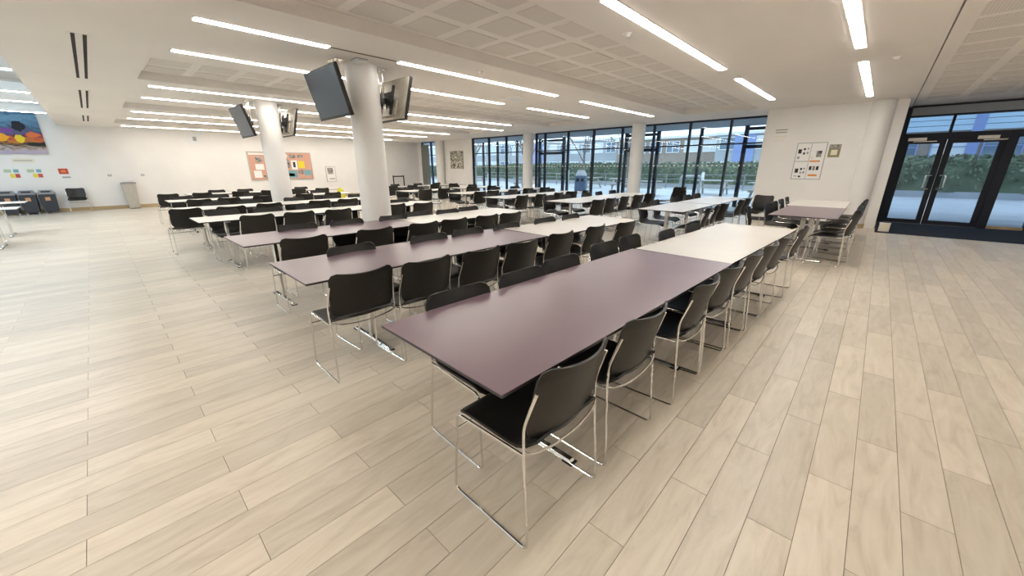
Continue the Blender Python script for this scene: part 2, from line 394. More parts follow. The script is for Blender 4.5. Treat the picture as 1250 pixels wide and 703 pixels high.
# glazing of the window wall: mullions every 1.19 m, transom at 2.07 m
def glazing(name, x_edges, y, z1, transom, post=.05, glassm='window_glass', frame='dark_frame', dots=True):
    t = thing(name, (0, y, 0), kind='structure')
    for x in x_edges: B(x-post/2, x+post/2, -.06, .06, 0, z1).build('mullion', frame, t)
    for a, b2 in zip(x_edges[:-1], x_edges[1:]):
        a += post/2; b2 -= post/2
        B(a, b2, -.05, .05, z1-.05, z1).build('head_rail', frame, t)
        B(a, b2, -.05, .05, transom-.02, transom+.02).build('transom', frame, t)
        B(a, b2, -.05, .05, 0, .06).build('bottom_rail', frame, t)
        B(a, b2, -.004, .004, .06, transom-.02).build('pane', glassm, t)
        B(a, b2, -.004, .004, transom+.02, z1-.05).build('pane', glassm, t)
        if dots:
            d = MB(); n = max(2, int((b2-a)/.13))
            for i in range(n):
                xx = a+(i+.5)*(b2-a)/n; d.box(xx-.022, xx+.022, -.007, -.0045, 1.42, 1.464)
            tag(d.build('glass_markers', 'paper_white', t), kind='stuff')
    return t
glazing('window_1', [-15.4+1.177*k for k in range(4)], YW, ZC, 2.07)
glazing('window_2', [-11.22]+[-10.74+1.19*k for k in range(8)], YW, ZC, 2.07)
glazing('window_3', [-19.86, -19.0, -18.2], YW, ZC, 2.07, frame='navy_frame', dots=False)
cu = MB(); cu.sheet(lambda u, v: (-19.82+.75*u, YW-.14+.03*math.sin(u*26), .03+2.6*v), 40, 1, .004)
tag(cu.build('curtain', 'curtain', smooth=True), 'grey-green hanging curtain drawn across half the corner window', 'curtain')

# entrance doors
dt = thing('door_1', (0, YD, 0), kind='structure')
D = 'dark_frame'
ZT, ZH = 2.02, 2.17
B(.16, .25, -.07, .07, 0, ZC-.04).build('jamb', D, dt)
B(.16, XR, -.08, .08, ZC-.04, ZC-.001).build('head_rail', D, dt)
B(.25, XR, -.05, .05, 2.58, ZC-.04).build('bulkhead_panel', 'soffit', dt)
B(.25, XR, -.06, .06, 2.545, 2.58).build('transom', D, dt)
B(.25, 1.90, -.06, .06, ZT, ZH).build('door_head', D, dt); B(2.05, XR, -.06, .06, ZT, ZH).build('door_head', D, dt)
B(1.90, 2.05, -.08, .08, 0, ZH).build('post', D, dt)
for x in (.99, 2.62, 4.2): B(x-.025, x+.025, -.05, .05, ZH, 2.545).build('mullion', D, dt)
for x in (2.62, 3.5, 4.4): B(x-.03, x+.03, -.06, .06, 0, ZT).build('mullion', D, dt)
B(2.05, XR, -.06, .06, 0, .07).build('sill', 'wood_skirting', dt)
for a, b2 in ((.25, .965), (1.015, 2.595), (2.645, 4.175), (4.225, XR)): B(a, b2, -.004, .004, ZH, 2.545).build('pane', 'door_glass', dt)
for a, b2 in ((2.05, 2.59), (2.65, 3.47), (3.53, 4.37), (4.43, XR)): B(a, b2, -.004, .004, .07, ZT).build('pane', 'door_glass', dt)
for a, b2, hx, cx in ((.25, .985, .91, .32), (.995, 1.90, 1.06, 1.45)):
    lf = thing('leaf', (0, 0, 0)); lf.parent = dt
    st = .105
    MB().box(a, a+st, -.03, .03, .01, ZT).box(b2-st, b2, -.03, .03, .01, ZT).box(a+st, b2-st, -.03, .03, ZT-.09, ZT).box(a+st, b2-st, -.03, .03, .01, .11).build('leaf_frame', D, lf)
    B(a+st, b2-st, -.004, .004, .11, ZT-.09).build('pane', 'door_glass', lf)
    hs = -1 if hx < 1 else 1
    MB().tube(bend([(hx, -.03, 1.19), (hx+hs*.09, -.10, 1.19), (hx+hs*.09, -.10, .87), (hx, -.03, .87)], .03), .021).build('handle', 'chrome', lf, smooth=True)
    B(cx, cx+.32, -.085, -.06, ZT-.02, ZT+.05).build('closer', 'brushed_metal', lf)
    B(cx+.1, cx+.5, -.07, -.055, ZT-.05, ZT-.03).build('closer_arm', 'brushed_metal', lf)
tag(B(.16, 4.9, 11.72, YD-.1, -.0005, .012).build('entrance_mat', 'entrance_mat'), 'dark navy entrance mat laid before the glass doors', 'mat')
tt = thing('door_stop_box', (.30, 11.95, .012), 0, 'small cream box standing on the corner of the entrance mat', 'box')
B(-.09, .09, -.06, .06, 0, .17).build('body', 'paper_cream', tt, bevel=.006); B(-.095, .095, -.065, .065, .17, .185).build('lid', 'paper_white', tt)

# ================================================================== luminaires
def lamp(x, ya, yb, label, group='recessed linear ceiling lights'):
    t = thing('linear_light', (x, (ya+yb)/2, ZC), 0, label, 'ceiling light', group)
    l = (yb-ya)/2
    B(-.065, .065, -l-.02, l+.02, -.0045, -.0005).build('housing', 'lamp_housing', t)
    B(-.05, .05, -l, l, -.010, -.0045).build('diffuser', 'diffuser', t)
where = {-.5: 'the line above the menu wall tables', -2.05: 'the line over the purple table row', -5.15: 'the line touching the nearer television column',
         -6.65: 'the line just behind the nearer television column', -9.7: 'the line before the farther television column', -11.3: 'the line just behind the farther television column',
         -14.2: 'the third line from the bin wall', -16.2: 'the second line from the bin wall', -19.1: 'the line closest to the bin wall'}
for x, ya, yb, d in [(-.5, 1.0, 6.77, 'long'), (-.5, 7.68, 11.38, 'shorter'), (-2.05, 3.38, 6.8, 'long'), (-2.05, 7.64, 10.44, 'shorter'),
        (-5.15, 1.01, 2.28, 'stubby'), (-5.15, 3.23, 6.82, 'long'), (-5.15, 7.74, 11.4, 'window-end'), (-6.65, 1.01, 6.8, 'long'), (-6.65, 7.71, 10.35, 'shorter'),
        (-9.7, 1.03, 6.8, 'aisle-end'), (-9.7, 6.86, 10.27, 'window-end'), (-11.3, 1.05, 6.8, 'aisle-end'), (-11.3, 6.86, 11.5, 'window-end'),
        (-14.2, 1.04, 6.8, 'aisle-end'), (-14.2, 6.86, 11.1, 'window-end'), (-16.2, 1.07, 6.8, 'aisle-end'), (-16.2, 6.86, 11.3, 'window-end'), (-19.1, 1.05, 6.8, 'aisle-end'), (-19.1, 6.86, 11.15, 'window-end')]:
    lamp(x, ya, yb, f'{d} white strip light in {where[x]}')
for k, x in enumerate((-9.55, -12.15, -13.8, -16.2)):
    lamp(x, -6.5, -.46, f'white strip light under the roof glazing bay, {ORD[k]} from the rows end', 'strip lights under the roof glazing')
    struct(B(x-.07, x+.07, YB, -.45, ZC+.003, 2.95).build('trim_%d' % (k+1), 'ceiling_paint'))
for x, ya, yb, d in [(-.5, -6.4, -.6, 'the menu wall line'), (-2.05, -6.4, -.6, 'the purple row line'), (-3.6, -6.4, -.6, 'the bay line'), (2.6, -6.4, -.6, 'the entrance line'), (4.1, .2, 10.5, 'the right wall line ahead')]:  # lamps added behind and beside the camera to brighten the foreground
    lamp(x, ya, yb, 'added unseen strip light brightening the foreground floor along '+d, 'added strip lights out of view')
B(-5.17, -5.13, 2.30, 3.21, ZC-.003, ZC+.001).build('light_gap', 'gap_olive', ceil)  # dark olive slot strip between the two light runs
for x, y, lb in [(-.17, 7.66, 'by the menu wall light line'), (-2.33, 4.33, 'beside the purple row light'), (-4.75, 4.36, 'at the edge of the perforated bay'), (1.07, 10.6, 'above the entrance approach')]:
    t = thing('smoke_detector', (x, y, ZC), 0, 'small round ceiling detector '+lb, 'detector', 'ceiling detectors')
    MB().cyl(0, 0, -.012, 0, .05, .055, 20).build('base', 'white_paint', t); MB().cyl(0, 0, -.035, -.012, .025, .042, 20).build('head', 'ceiling_paint', t)
t = thing('ceiling_cassette', (-5.97, 6.46, ZC), 0, 'pale blue-white square ceiling panel beside the long strip light', 'ceiling panel')
B(-.2, .2, -.2, .2, -.008, 0).build('frame', 'ceiling_paint', t); B(-.17, .17, -.17, .17, -.012, -.008).build('panel', 'white_paint', t)
t = thing('wireless_access_point', (-5.44, 2.80, ZC), 0, 'small white ceiling box next to the nearer television column', 'ceiling box')
B(-.09, .09, -.07, .07, -.04, 0).build('body', 'white_paint', t, bevel=.01); B(-.1, .1, -.08, .08, -.006, 0).build('bracket', 'steel_grey', t)

# ================================================================== televisions
def television(x, y_top, y_bot, zt, zb, face, label):
    """face -1: screen towards -Y"""
    t = thing('ceiling_television', (x, (y_top+y_bot)/2, (zt+zb)/2), 0, label, 'television', 'ceiling-hung televisions')
    dy, dz = y_top-y_bot, zt-zb; h = math.hypot(dy, dz); tilt = math.atan2(-dy, dz)
    body = thing('panel'); body.parent = t; body.rotation_euler = (tilt, 0, 0)
    f = face; W = .49; Hh = h/2
    def bx(x0, x1, ya, yb, z0, z1): return B(x0, x1, min(ya*f, yb*f), max(ya*f, yb*f), z0, z1)
    bx(-W, W, -.03, .018, -Hh, Hh).build('case', 'black_plastic' , body, bevel=.006)
    bx(-W+.02, W-.02, .0183, .021, -Hh+.03, Hh-.02).build('screen', 'tv_screen', body)
    bx(-W+.012, W-.012, -.036, -.0305, -Hh+.012, Hh-.012).build('back_cover', 'tv_back', body)
    bx(-.28, .28, -.07, -.036, -Hh+.06, -.02).build('electronics_hump', 'tv_back', body, bevel=.01)
    for s in (-.16, .16): bx(s-.02, s+.02, -.10, -.07, -Hh+.07, Hh-.12).build('bracket_arm', 'black_rubber', body)
    bx(-.2, .2, -.125, -.10, -.08, .08).build('bracket_plate', 'black_rubber', body)
    for s in (-.06, .06):
        MB().cyl(s, -f*.16, -.12, ZC-(zt+zb)/2, .015, n=12).build('drop_pole', 'chrome', t, smooth=True)
    B(-.12, .12, -f*.16-.06, -f*.16+.06, ZC-(zt+zb)/2-.012, ZC-(zt+zb)/2).build('ceiling_plate', 'chrome', t)
    B(-.1, .1, min(-f*.18, -f*.08), max(-f*.18, -f*.08), -.06, .02).build('bracket_head', 'black_rubber', t)
television(-5.66, 2.34, 2.49, 2.66, 2.07, -1, 'tilted flat television facing the open floor on the nearer column')
television(-5.74, 3.49, 3.34, 2.68, 2.09, 1, 'flat television turned to the windows on the nearer column, rear showing')
television(-10.25, 2.38, 2.54, 2.66, 2.06, -1, 'tilted flat television facing the open floor on the farther column')
television(-10.45, 3.52, 3.37, 2.70, 2.12, 1, 'flat television turned to the windows on the farther column, rear showing')

# ================================================================== chair and table
def make_chair():
    t = thing('canteen_chair')
    s = MB()
    def seat(u, v):
        y = -.215+.445*v
        hw = .222
        e = max(0, (v-.88)/.12); hw -= .05*e*e
        e2 = max(0, (.14-v)/.14); hw -= .03*e2*e2
        x = (2*u-1)*hw
        z = .440-.016*(1-(2*u-1)**2)*math.sin(PI*min(1, v*1.1))
        if v > .8: z -= .045*((v-.8)/.2)**2
        if v < .22: z += .045*((.22-v)/.22)**2
        return (x, y, z)
    s.sheet(seat, 10, 12, .011)
    s.build('seat', 'black_plastic', t, smooth=True)
    b = MB()
    def back(u, v):
        uu = 2*u-1; hw = .218
        if v > .90: hw -= .022*((v-.90)/.10)**3
        if v < .2: hw -= .02*((.2-v)/.2)**2
        z0 = .452+.035*uu*uu; z1 = .770+.014*uu*uu-.016*max(0, (abs(uu)-.86)/.14)**2
        z = z0+(z1-z0)*v
        y = -.205-.085*max(0, v)**1.15+.055*uu*uu*(.4+.6*v)
        return (uu*hw, y, z)
    b.sheet(back, 14, 12, -.010)
    b.build('backrest', 'black_plastic', t, smooth=True)
    R = .0062
    for sx in (-1, 1):
        x = sx*.232
        p = bend([(sx*.219, -.236, .70), (x, -.188, .55), (x, -.190, .43), (sx*.243, -.222, R), (sx*.243, .222, R), (x, .196, .416), (x*.99, -.185, .428)], .035, 4)
        MB().tube(p, R).build('side_frame', 'chrome', t, smooth=True)
    p = [(.232*math.sin(a), -.19-.035*math.cos(a), .448-.035*math.cos(a)) for a in [(-PI/2)+PI*k/12 for k in range(13)]]
    MB().tube(p, .0055).build('rear_rail', 'chrome', t, smooth=True)
    MB().tube([(-.238, .208, .33), (.238, .208, .33)], .005).build('cross_bar', 'chrome', t, smooth=True)
    return t
chair0 = make_chair(); used = [False]
def chair(x, y, rz, label, group, z=0, jit=.045):
    c = chair0 if not used[0] else copy_tree(chair0)
    used[0] = True
    c.location = (x, y, z); c.rotation_euler = (0, 0, rz+random.uniform(-jit, jit))
    tag(c, label, 'chair', group); return c

table_meshes = {}; TH = .71
def table(cx, cy, wid, ln, rz, top, label, group):
    t = thing('dining_table', (cx, cy, 0), rz, label, 'table', group)
    key = (round(wid, 2), round(ln, 2), top); h = TH
    if key not in table_meshes:
        a, b2 = wid/2, ln/2
        table_meshes[key] = [B(-a, a, -b2, b2, h-.003, h).mesh('tabletop', top, bevel=.001),
            B(-a+.0005, a-.0005, -b2+.0005, b2-.0005, h-.014, h-.0031).mesh('edge_band', 'edge_band'),
            MB().box(-.02, .02, -b2+.30, b2-.30, h-.05, h-.0145).mesh('under_beam', 'steel_grey')]
    me = table_meshes[key]
    for n, mm in zip(('tabletop', 'edge_band', 'under_beam'), me): part(n, mm, t)
    for sgn in (-1, 1):
        l = part('leg', LEG, t, (0, sgn*(ln/2-(.36 if ln < 2.25 else .57)), 0)); part('foot', FOOT, l); part('top_plate', TPL, l)
        for e in (-1, 1): part('glide', GLIDE, l, (e*.30, 0, 0))
    return t
LEG = B(-.03, .03, -.02, .02, .03, .66).mesh('leg', 'chrome', bevel=.006)
fm = MB(); fm.prism([(-.32, -.022, .008), (.32, -.022, .008), (.32, .022, .008), (-.32, .022, .008)], [(-.31, -.014, .024), (.31, -.014, .024), (.31, .014, .024), (-.31, .014, .024)])
fm.box(-.06, .06, -.018, .018, .024, .034)
FOOT = fm.mesh('foot', 'chrome', bevel=.003)
TPL = B(-.25, .25, -.022, .022, .66, TH-.0145).mesh('top_plate', 'steel_grey')
GLIDE = B(-.03, .03, -.025, .025, 0, .0085).mesh('glide', 'black_rubber')

MV, WH = 'mauve_laminate', 'white_laminate'
# --- dining rows beside the open floor: (ordinal, tables, door-side chairs, bin-side chairs)
rows = [
 ('first', [(-1.085, 1.90, .79, 2.34, -.028, MV), (-.998, 4.19, .77, 2.22, -.045, WH)],
   [(-.915, 1.07), (-.91, 1.66), (-.87, 2.38), (-.86, 2.90), (-.84, 3.43), (-.82, 3.94), (-.80, 4.46), (-.745, 5.24)],
   [(-1.25, 1.17), (-1.25, 1.68), (-1.28, 2.12), (-1.33, 2.79), (-1.33, 3.26), (-1.20, 3.80), (-1.15, 4.38)]),
 ('second', [(-2.80, 1.915, .78, 2.33, -.02, MV), (-2.68, 4.0, .78, 1.8, -.05, WH)],
   [(-2.50, 1.03), (-2.45, 1.48), (-2.42, 1.97), (-2.40, 2.44), (-2.42, 3.04), (-2.41, 3.66), (-2.30, 4.17)],
   [(-2.83, 1.34), (-2.78, 2.06), (-2.78, 2.54), (-2.76, 3.10), (-2.73, 3.77), (-2.70, 4.30)]),
 ('third', [(-4.47, 1.75, .78, 1.92, 0, MV), (-4.45, 3.72, .74, 2.0, -.01, WH)],
   [(-4.05, 1.23), (-4.03, 1.92), (-4.03, 2.53), (-4.03, 2.99), (-4.0, 3.52), (-3.96, 3.95)],
   [(-4.48, 1.46), (-4.46, 2.02), (-4.42, 2.64), (-4.58, 3.13), (-4.47, 3.58), (-4.55, 4.07)]),
 ('fourth', [(-6.74, 1.78, .74, 1.94, 0, WH), (-6.72, 3.74, .74, 1.94, 0, WH)],
   [(-6.40, 1.43), (-6.36, 1.96), (-6.30, 2.50), (-6.36, 3.52), (-6.24, 4.03)],
   [(-7.08, 1.26), (-6.92, 1.83), (-6.90, 2.45), (-6.75, 3.02), (-6.72, 4.10)]),
 ('fifth', [(-8.75, 1.80, .76, 1.96, 0, WH), (-8.75, 3.78, .76, 1.96, 0, WH)],
   [(-8.22, .88), (-8.12, 1.49), (-8.30, 2.10), (-8.24, 2.96), (-8.20, 3.52), (-8.2, 4.2)],
   [(-9.0, 1.5), (-9.02, 2.1), (-9.0, 2.9), (-9.0, 3.7), (-9.0, 4.3)]),
 ('sixth', [(-11.1, 1.95, .76, 1.96, 0, WH), (-11.1, 3.93, .76, 1.96, 0, WH)],
   [(-10.42, 1.40), (-10.5, 1.92), (-10.6, 2.6), (-10.6, 3.5), (-10.6, 4.2)],
   [(-11.4, 1.3), (-11.4, 2.0), (-11.4, 2.7), (-11.4, 3.5), (-11.4, 4.3)]),
 ('seventh', [(-13.6, 2.6, .76, 1.96, 0, WH), (-13.6, 4.6, .76, 1.96, 0, WH)],
   [(-13.14, 1.18), (-13.14, 1.86), (-13.1, 2.7), (-13.1, 3.4), (-13.1, 4.2), (-13.1, 4.9)],
   [(-13.9, 2.4), (-13.9, 3.1), (-13.9, 4.0), (-13.9, 4.7)]),
]
KT, KC = 1.044, 1.055
def fit(tabs, door_ch, bin_ch, feet=False):
    """measured on planes at other heights: carry the table and chair positions to their real heights"""
    tabs = [(a*KT, b*KT, w_*KT, l_*KT-.004, r, m_) for a, b, w_, l_, r, m_ in tabs]
    if not feet: door_ch = [((x+.29)*KC-.29, y*KC) for x, y in door_ch]
    return tabs, door_ch, [((x-.29)*KC+.29, y*KC) for x, y in bin_ch]
for rn, tabs, door_ch, bin_ch in rows:
    tabs, door_ch, bin_ch = fit(tabs, door_ch, bin_ch, rn == 'first')
    for k, (cx, cy, wd, ln, rz, top) in enumerate(tabs):
        cname = 'mauve-purple' if top == MV else 'white'
        end = 'at the open-floor end' if k == 0 else 'at the window end'
        table(cx, cy, wd, ln, rz, top, f'{cname} topped dining table on chrome T-legs {end} of {rn} dining row', 'dining tables beside the open floor')
    for k, (x, y) in enumerate(sorted(door_ch, key=lambda p: p[1])):
        chair(x, y, PI/2, f'black chrome-legged chair, {ORD[k]} seat from open floor, door side of {rn} dining row', f'chairs on the door side of the {rn} dining row')
    for k, (x, y) in enumerate(sorted(bin_ch, key=lambda p: p[1])):
        chair(x, y, -PI/2, f'black chrome-legged chair, {ORD[k]} seat from open floor, bin-wall side of {rn} dining row', f'chairs on the bin-wall side of the {rn} dining row')
# --- window block
wrows = [
 ('first', [(-.70, 7.64, .80, 1.82, 0, MV), (-.74, 9.40, .84, 1.66, 0, WH)], [(-.36, 7.02), (-.36, 7.55), (-.36, 8.15), (-.36, 8.75), (-.36, 9.35), (-.36, 9.95)], [(-1.16, 6.92), (-1.05, 7.75), (-1.05, 8.35), (-1.05, 9.0), (-1.05, 9.7)]),
 ('second', [(-2.52, 7.03, .76, 1.66, 0, WH), (-2.50, 8.98, .76, 2.14, 0, WH)], [(-2.10, 6.45), (-2.12, 6.95), (-2.12, 7.45), (-2.10, 8.5), (-2.1, 9.0)], [(-2.75, 6.6), (-2.8, 7.3), (-2.85, 8.35), (-2.85, 9.05), (-2.85, 9.7)]),
 ('third', [(-4.62, 7.28, .80, 1.80, 0, WH), (-4.66, 9.10, .80, 1.80, 0, WH)], [(-4.2, 6.75), (-4.2, 7.22), (-4.22, 7.85), (-4.2, 8.5), (-4.22, 9.2)], [(-4.95, 6.7), (-5.0, 7.4), (-4.95, 8.2), (-5.0, 8.9), (-5.0, 9.6)]),
 ('fourth', [(-6.44, 7.08, .76, 1.66, 0, WH), (-6.44, 8.80, .76, 1.70, 0, WH)], [(-6.1, 6.6), (-6.05, 7.2), (-6.05, 7.9), (-6.1, 8.6), (-6.1, 9.2)], [(-6.75, 6.7), (-6.78, 7.4), (-6.75, 8.3), (-6.75, 9.1)]),
 ('fifth', [(-8.30, 7.60, .80, 1.95, 0, WH), (-8.35, 9.60, .80, 1.95, 0, WH)], [(-7.9, 6.95), (-7.95, 7.5), (-7.9, 8.2), (-7.95, 9.0), (-7.95, 9.8)], [(-8.62, 7.0), (-8.65, 7.8), (-8.65, 8.7), (-8.65, 9.6)]),
 ('sixth', [(-10.30, 7.05, .80, 1.66, 0, WH), (-10.5, 9.3, .80, 1.9, 0, WH)], [(-9.85, 6.6), (-9.9, 7.3), (-10.1, 8.6), (-10.1, 9.5)], [(-10.6, 6.5), (-10.65, 7.2), (-10.8, 8.8), (-10.8, 9.6)]),
 ('seventh', [(-13.0, 7.7, .80, 1.9, 0, WH), (-13.0, 9.7, .80, 1.9, 0, WH)], [(-12.6, 7.1), (-12.6, 7.9), (-12.6, 8.9), (-12.6, 9.8)], [(-13.3, 7.0), (-13.3, 7.9), (-13.3, 8.9), (-13.3, 9.8)]),
]
for rn, tabs, door_ch, bin_ch in wrows:
    tabs, door_ch, bin_ch = fit(tabs, door_ch, bin_ch)
    for k, (cx, cy, wd, ln, rz, top) in enumerate(tabs):
        cname = 'mauve-grey' if top == MV else 'white'
        end = 'at the middle-aisle end' if k == 0 else 'at the glazing end'
        table(cx, cy, wd, ln, rz, top, f'{cname} topped table on chrome T-legs {end} of {rn} window row', 'tables in the window block')
    for k, (x, y) in enumerate(sorted(door_ch, key=lambda p: p[1])):
        chair(x, y, PI/2, f'black chrome-legged chair, {ORD[k]} seat from middle aisle, door side of {rn} window row', f'chairs on the door side of the {rn} window row', jit=.2)
    for k, (x, y) in enumerate(sorted(bin_ch, key=lambda p: p[1])):
        chair(x, y, -PI/2, f'black chrome-legged chair, {ORD[k]} seat from middle aisle, bin-wall side of {rn} window row', f'chairs on the bin-wall side of the {rn} window row', jit=.12)
chair(-1.95, 10.35, PI*.9, 'black chair facing into the room beside the end of the menu wall', 'loose chairs')
chair(-19.85, -.52, -PI/2, 'black chair with chrome legs standing against the wall beside grey bins', 'loose chairs', jit=0)
# stacked chairs in the middle of the window block
for k in range(3):
    chair(-3.75, 9.95-.03*k, 1.2, f'black chair, {ORD[k]} from the floor in the chair stack by window row three', 'stacked chairs', z=.085*k, jit=0)
# tables in the tall bay
for k, (x, y) in enumerate([(-13.9, -2.2), (-11.9, -2.15)]):
    table(x, y, .8, 2.1, 0, WH, ['white table under the roof glazing, the one closer to the bins', 'white table under the roof glazing, the one farther from the bins'][k], 'tables under the roof glazing')
chair(-12.5, -1.75, PI/2, 'black chair tucked at the roof-glazing table closer to the bins', 'loose chairs')

# ================================================================== left wall items
# litter bins
def litter_bin(y, label):
    t = thing('recycling_bin', (XL+.33, y, 0), 0, label, 'bin', 'grey recycling bins')
    MB().prism([(-.17, -.15, .05), (.17, -.15, .05), (.17, .15, .05), (-.17, .15, .05)], [(-.20, -.185, .62), (.20, -.185, .62), (.20, .185, .62), (-.20, .185, .62)]).build('body', 'bin_plastic', t, bevel=.012)
    MB().box(-.21, .21, -.195, .195, .62, .665).prism([(-.19, -.175, .665), (.19, -.175, .665), (.19, .175, .665), (-.19, .175, .665)], [(-.12, -.14, .75), (.10, -.14, .75), (.10, .14, .75), (-.12, .14, .75)]).build('lid', 'bin_lid', t)
    B(.11, .17, -.10, .10, .675, .72).build('opening', 'slot_black', t)
    B(.187, .196, -.055, .055, .42, .53).build('sticker', 'sticker', t, bevel=.001)
    for sx in (-.12, .12):
        for sy in (-.13, .13): MB().cyl(sx, sy, 0, .05, .03, n=10).build('castor', 'steel_grey', t)
litter_bin(-1.17, 'grey wheeled recycling bin with orange sticker, next to the wall chair')
litter_bin(-1.58, 'grey wheeled recycling bin with orange sticker, between two other bins')
litter_bin(-1.99, 'grey wheeled recycling bin farthest from the wall chair')
t = thing('tapered_bin', (XL+.25, .83, 0), 0, 'tall tapered silver-beige litter bin against the wall', 'bin')
MB().prism([(-.13, -.14, .02), (.13, -.14, .02), (.13, .14, .02), (-.13, .14, .02)], [(-.19, -.19, .88), (.19, -.19, .88), (.19, .19, .88), (-.19, .19, .88)]).build('body', 'brushed_metal', t, bevel=.008)
MB().box(-.2, .2, -.2, .2, .88, .93).build('rim', 'steel_grey', t); B(-.14, .14, -.14, .14, 0, .02).build('base', 'black_rubber', t); B(-.14, .14, -.14, .14, .931, .934).build('opening', 'slot_black', t)
# canvas painting
t = thing('painting', (XL, -2.3, 1.9), 0, 'big abstract canvas of orange and blue hung above the bins', 'painting')
B(.001, .03, -1.45, 1.47, -.02, 1.35).build('stretcher_frame', 'dark_frame', t); B(.03, .04, -1.46, 1.48, -.03, 1.36).build('canvas', 'abstract_painting', t)
t = thing('caption_plate', (XL, -1.42, 1.67), 0, 'pale cream caption plate on the wall under the canvas', 'plaque')
B(.001, .008, -.24, .24, -.07, .07).build('plate', 'paper_cream', t); B(.008, .0085, -.19, .19, -.012, .012).build('print_line', 'print_grey', t)
for k, y in enumerate((-1.74, -1.27)):
    t = thing('recycling_notice', (XL, y, 1.27), 0, ['four-colour recycling notice above the bin farthest from the chair', 'four-colour recycling notice above the bin next to the chair'][k], 'notice', 'recycling notices')
    B(.001, .005, -.155, .155, .02, .14).build('sheet', 'paper_white', t); B(.001, .005, -.06, .155, -.14, .0).build('sheet', 'paper_white', t)
    B(.005, .0065, -.15, 0, .03, .13).build('panel', 'print_green', t); B(.005, .0065, .04, .15, .03, .13).build('panel', 'print_teal', t)
    B(.005, .0065, -.055, .04, -.13, -.01).build('panel', 'print_yellow', t); B(.005, .0065, .05, .15, -.13, -.01).build('panel', 'print_red', t)
t = thing('wall_sign', (XL, -.64, 1.3), 0, 'red square sign with grey strip on the wall above the lone chair', 'sign')
B(.001, .006, -.11, .11, -.06, .12).build('panel', 'print_red', t); B(.0065, .008, -.05, .05, .0, .06).build('symbol', 'print_orange', t); B(.001, .006, -.07, .12, -.19, -.14).build('caption', 'print_grey', t)
for k, (y, lb) in enumerate(((.43, 'left unused above the lone chair side of the tapered bin'), (1.30, 'on the notice-board side of the tapered bin'))):
    t = thing('wall_socket', (XL, y, 1.18), 0, ['small grey wall socket above the tapered bin, toward the lone chair', 'small grey wall socket above the tapered bin, toward the notice board'][k], 'socket', 'wall sockets')
    B(.001, .012, -.05, .05, -.035, .035).build('plate', 'print_grey', t, bevel=.003); B(.012, .014, -.025, .025, -.012, .012).build('rocker', 'white_paint', t)
t = thing('wall_hatch', (XL, 3.12, 2.55), 0, 'white wall hatch with a grey grille high above the tables', 'panel')
B(.001, .01, -.25, .25, -.2, .2).build('panel', 'white_paint', t); B(.01, .014, -.06, .06, -.1, .06).build('grille', 'print_grey', t)
# notice board
t = thing('notice_board', (XL, 6.08, .92), 0, 'salmon pink felt notice board with pinned papers behind the column', 'notice board')
B(.001, .02, -1.27, 1.30, 0, 1.16).build('felt', 'board_felt', t)
for a in ((-1.30, -1.27, -.03, 1.19), (1.30, 1.33, -.03, 1.19), (-1.27, 1.30, -.03, 0), (-1.27, 1.30, 1.16, 1.19)): B(.001, .03, *a).build('frame_bar', 'brushed_metal', t)
B(.021, .024, -1.24, -.6, 1.05, 1.13).build('header_strip', 'paper_white', t)
for (y0, y1, z0, z1, mm) in [(-1.0, -.75, .72, .98, 'print_photo'), (-1.05, -.72, .42, .66, 'paper_white'), (-1.15, -.85, .08, .38, 'paper_white'), (-.78, -.62, .05, .18, 'print_photo'), (-.62, -.5, .25, .4, 'print_photo'),
        (.38, .66, .93, 1.08, 'print_photo'), (.72, .98, .95, 1.08, 'print_photo'), (.12, .3, .95, 1.1, 'paper_white'), (.15, .36, .5, .85, 'print_photo'), (.42, .68, .42, .83, 'paper_white'), (.5, .6, .52, .76, 'print_black'), (.72, 1.0, .48, .8, 'print_yellow'),
        (.2, .62, .05, .38, 'print_teal'), (.68, .9, .22, .4, 'print_photo'), (.94, 1.24, .15, .40, 'print_teal'), (.25, .5, .12, .26, 'print_grey'), (-.4, -.1, .3, .7, 'paper_white'), (-.35, -.05, .75, 1.0, 'print_green')]:
    B(.021+.002*(mm == 'print_black'), .023+.002*(mm == 'print_black'), y0, y1, z0, z1).build('pinned_paper', mm, t)
t = thing('framed_poster', (XL, 8.27, 1.11), 0, 'small framed portrait poster right of the salmon notice board', 'poster')
B(.001, .02, -.24, .24, -.37, .37).build('frame', 'brushed_metal', t); B(.02, .023, -.21, .21, -.34, .34).build('sheet', 'paper_white', t)
B(.023, .025, -.16, .12, .0, .3).build('picture', 'print_photo', t); B(.023, .025, -.1, .18, -.25, -.2).build('print_line', 'print_grey', t)
t = thing('floor_sign', (-14.6, 6.2, 0), .6, 'yellow folding wet-floor sign standing behind the seventh dining row', 'sign')
for s in (-1, 1):
    MB().prism([(-.15, s*.14, 0), (.15, s*.14, 0), (.15, s*.14+.02, 0), (-.15, s*.14+.02, 0)], [(-.11, s*.01, .66), (.11, s*.01, .66), (.11, s*.01+.02, .66), (-.11, s*.01+.02, .66)]).build('panel', 'yellow_plastic', t)
B(-.05, .05, -.02, .04, .66, .7).build('handle', 'yellow_plastic', t)
# barrier
t = thing('queue_barrier', (-19.5, 11.6, 0), PI/2, 'black two-post queue barrier near the curtained corner window', 'barrier')
for s in (-.32, .32):
    MB().cyl(s, 0, .03, 1.0, .03, n=14).build('post', 'black_rubber', t, smooth=True); MB().cyl(s, 0, 0, .03, .17, .15, 20).build('base', 'black_rubber', t)
B(-.3, .3, -.006, .006, .92, .98).build('belt', 'black_rubber', t)
# picture on the window wall
t = thing('monochrome_print', (-16.65, YW-.05, 1.34), 0, 'unframed black and cream leaf-pattern print on the wall beside the window', 'picture')
B(-.55, .5, -.03, -.001, 0, .9).build('stretcher', 'dark_frame', t); B(-.55, .5, -.034, -.03, 0, .9).build('canvas', 'mono_print', t)

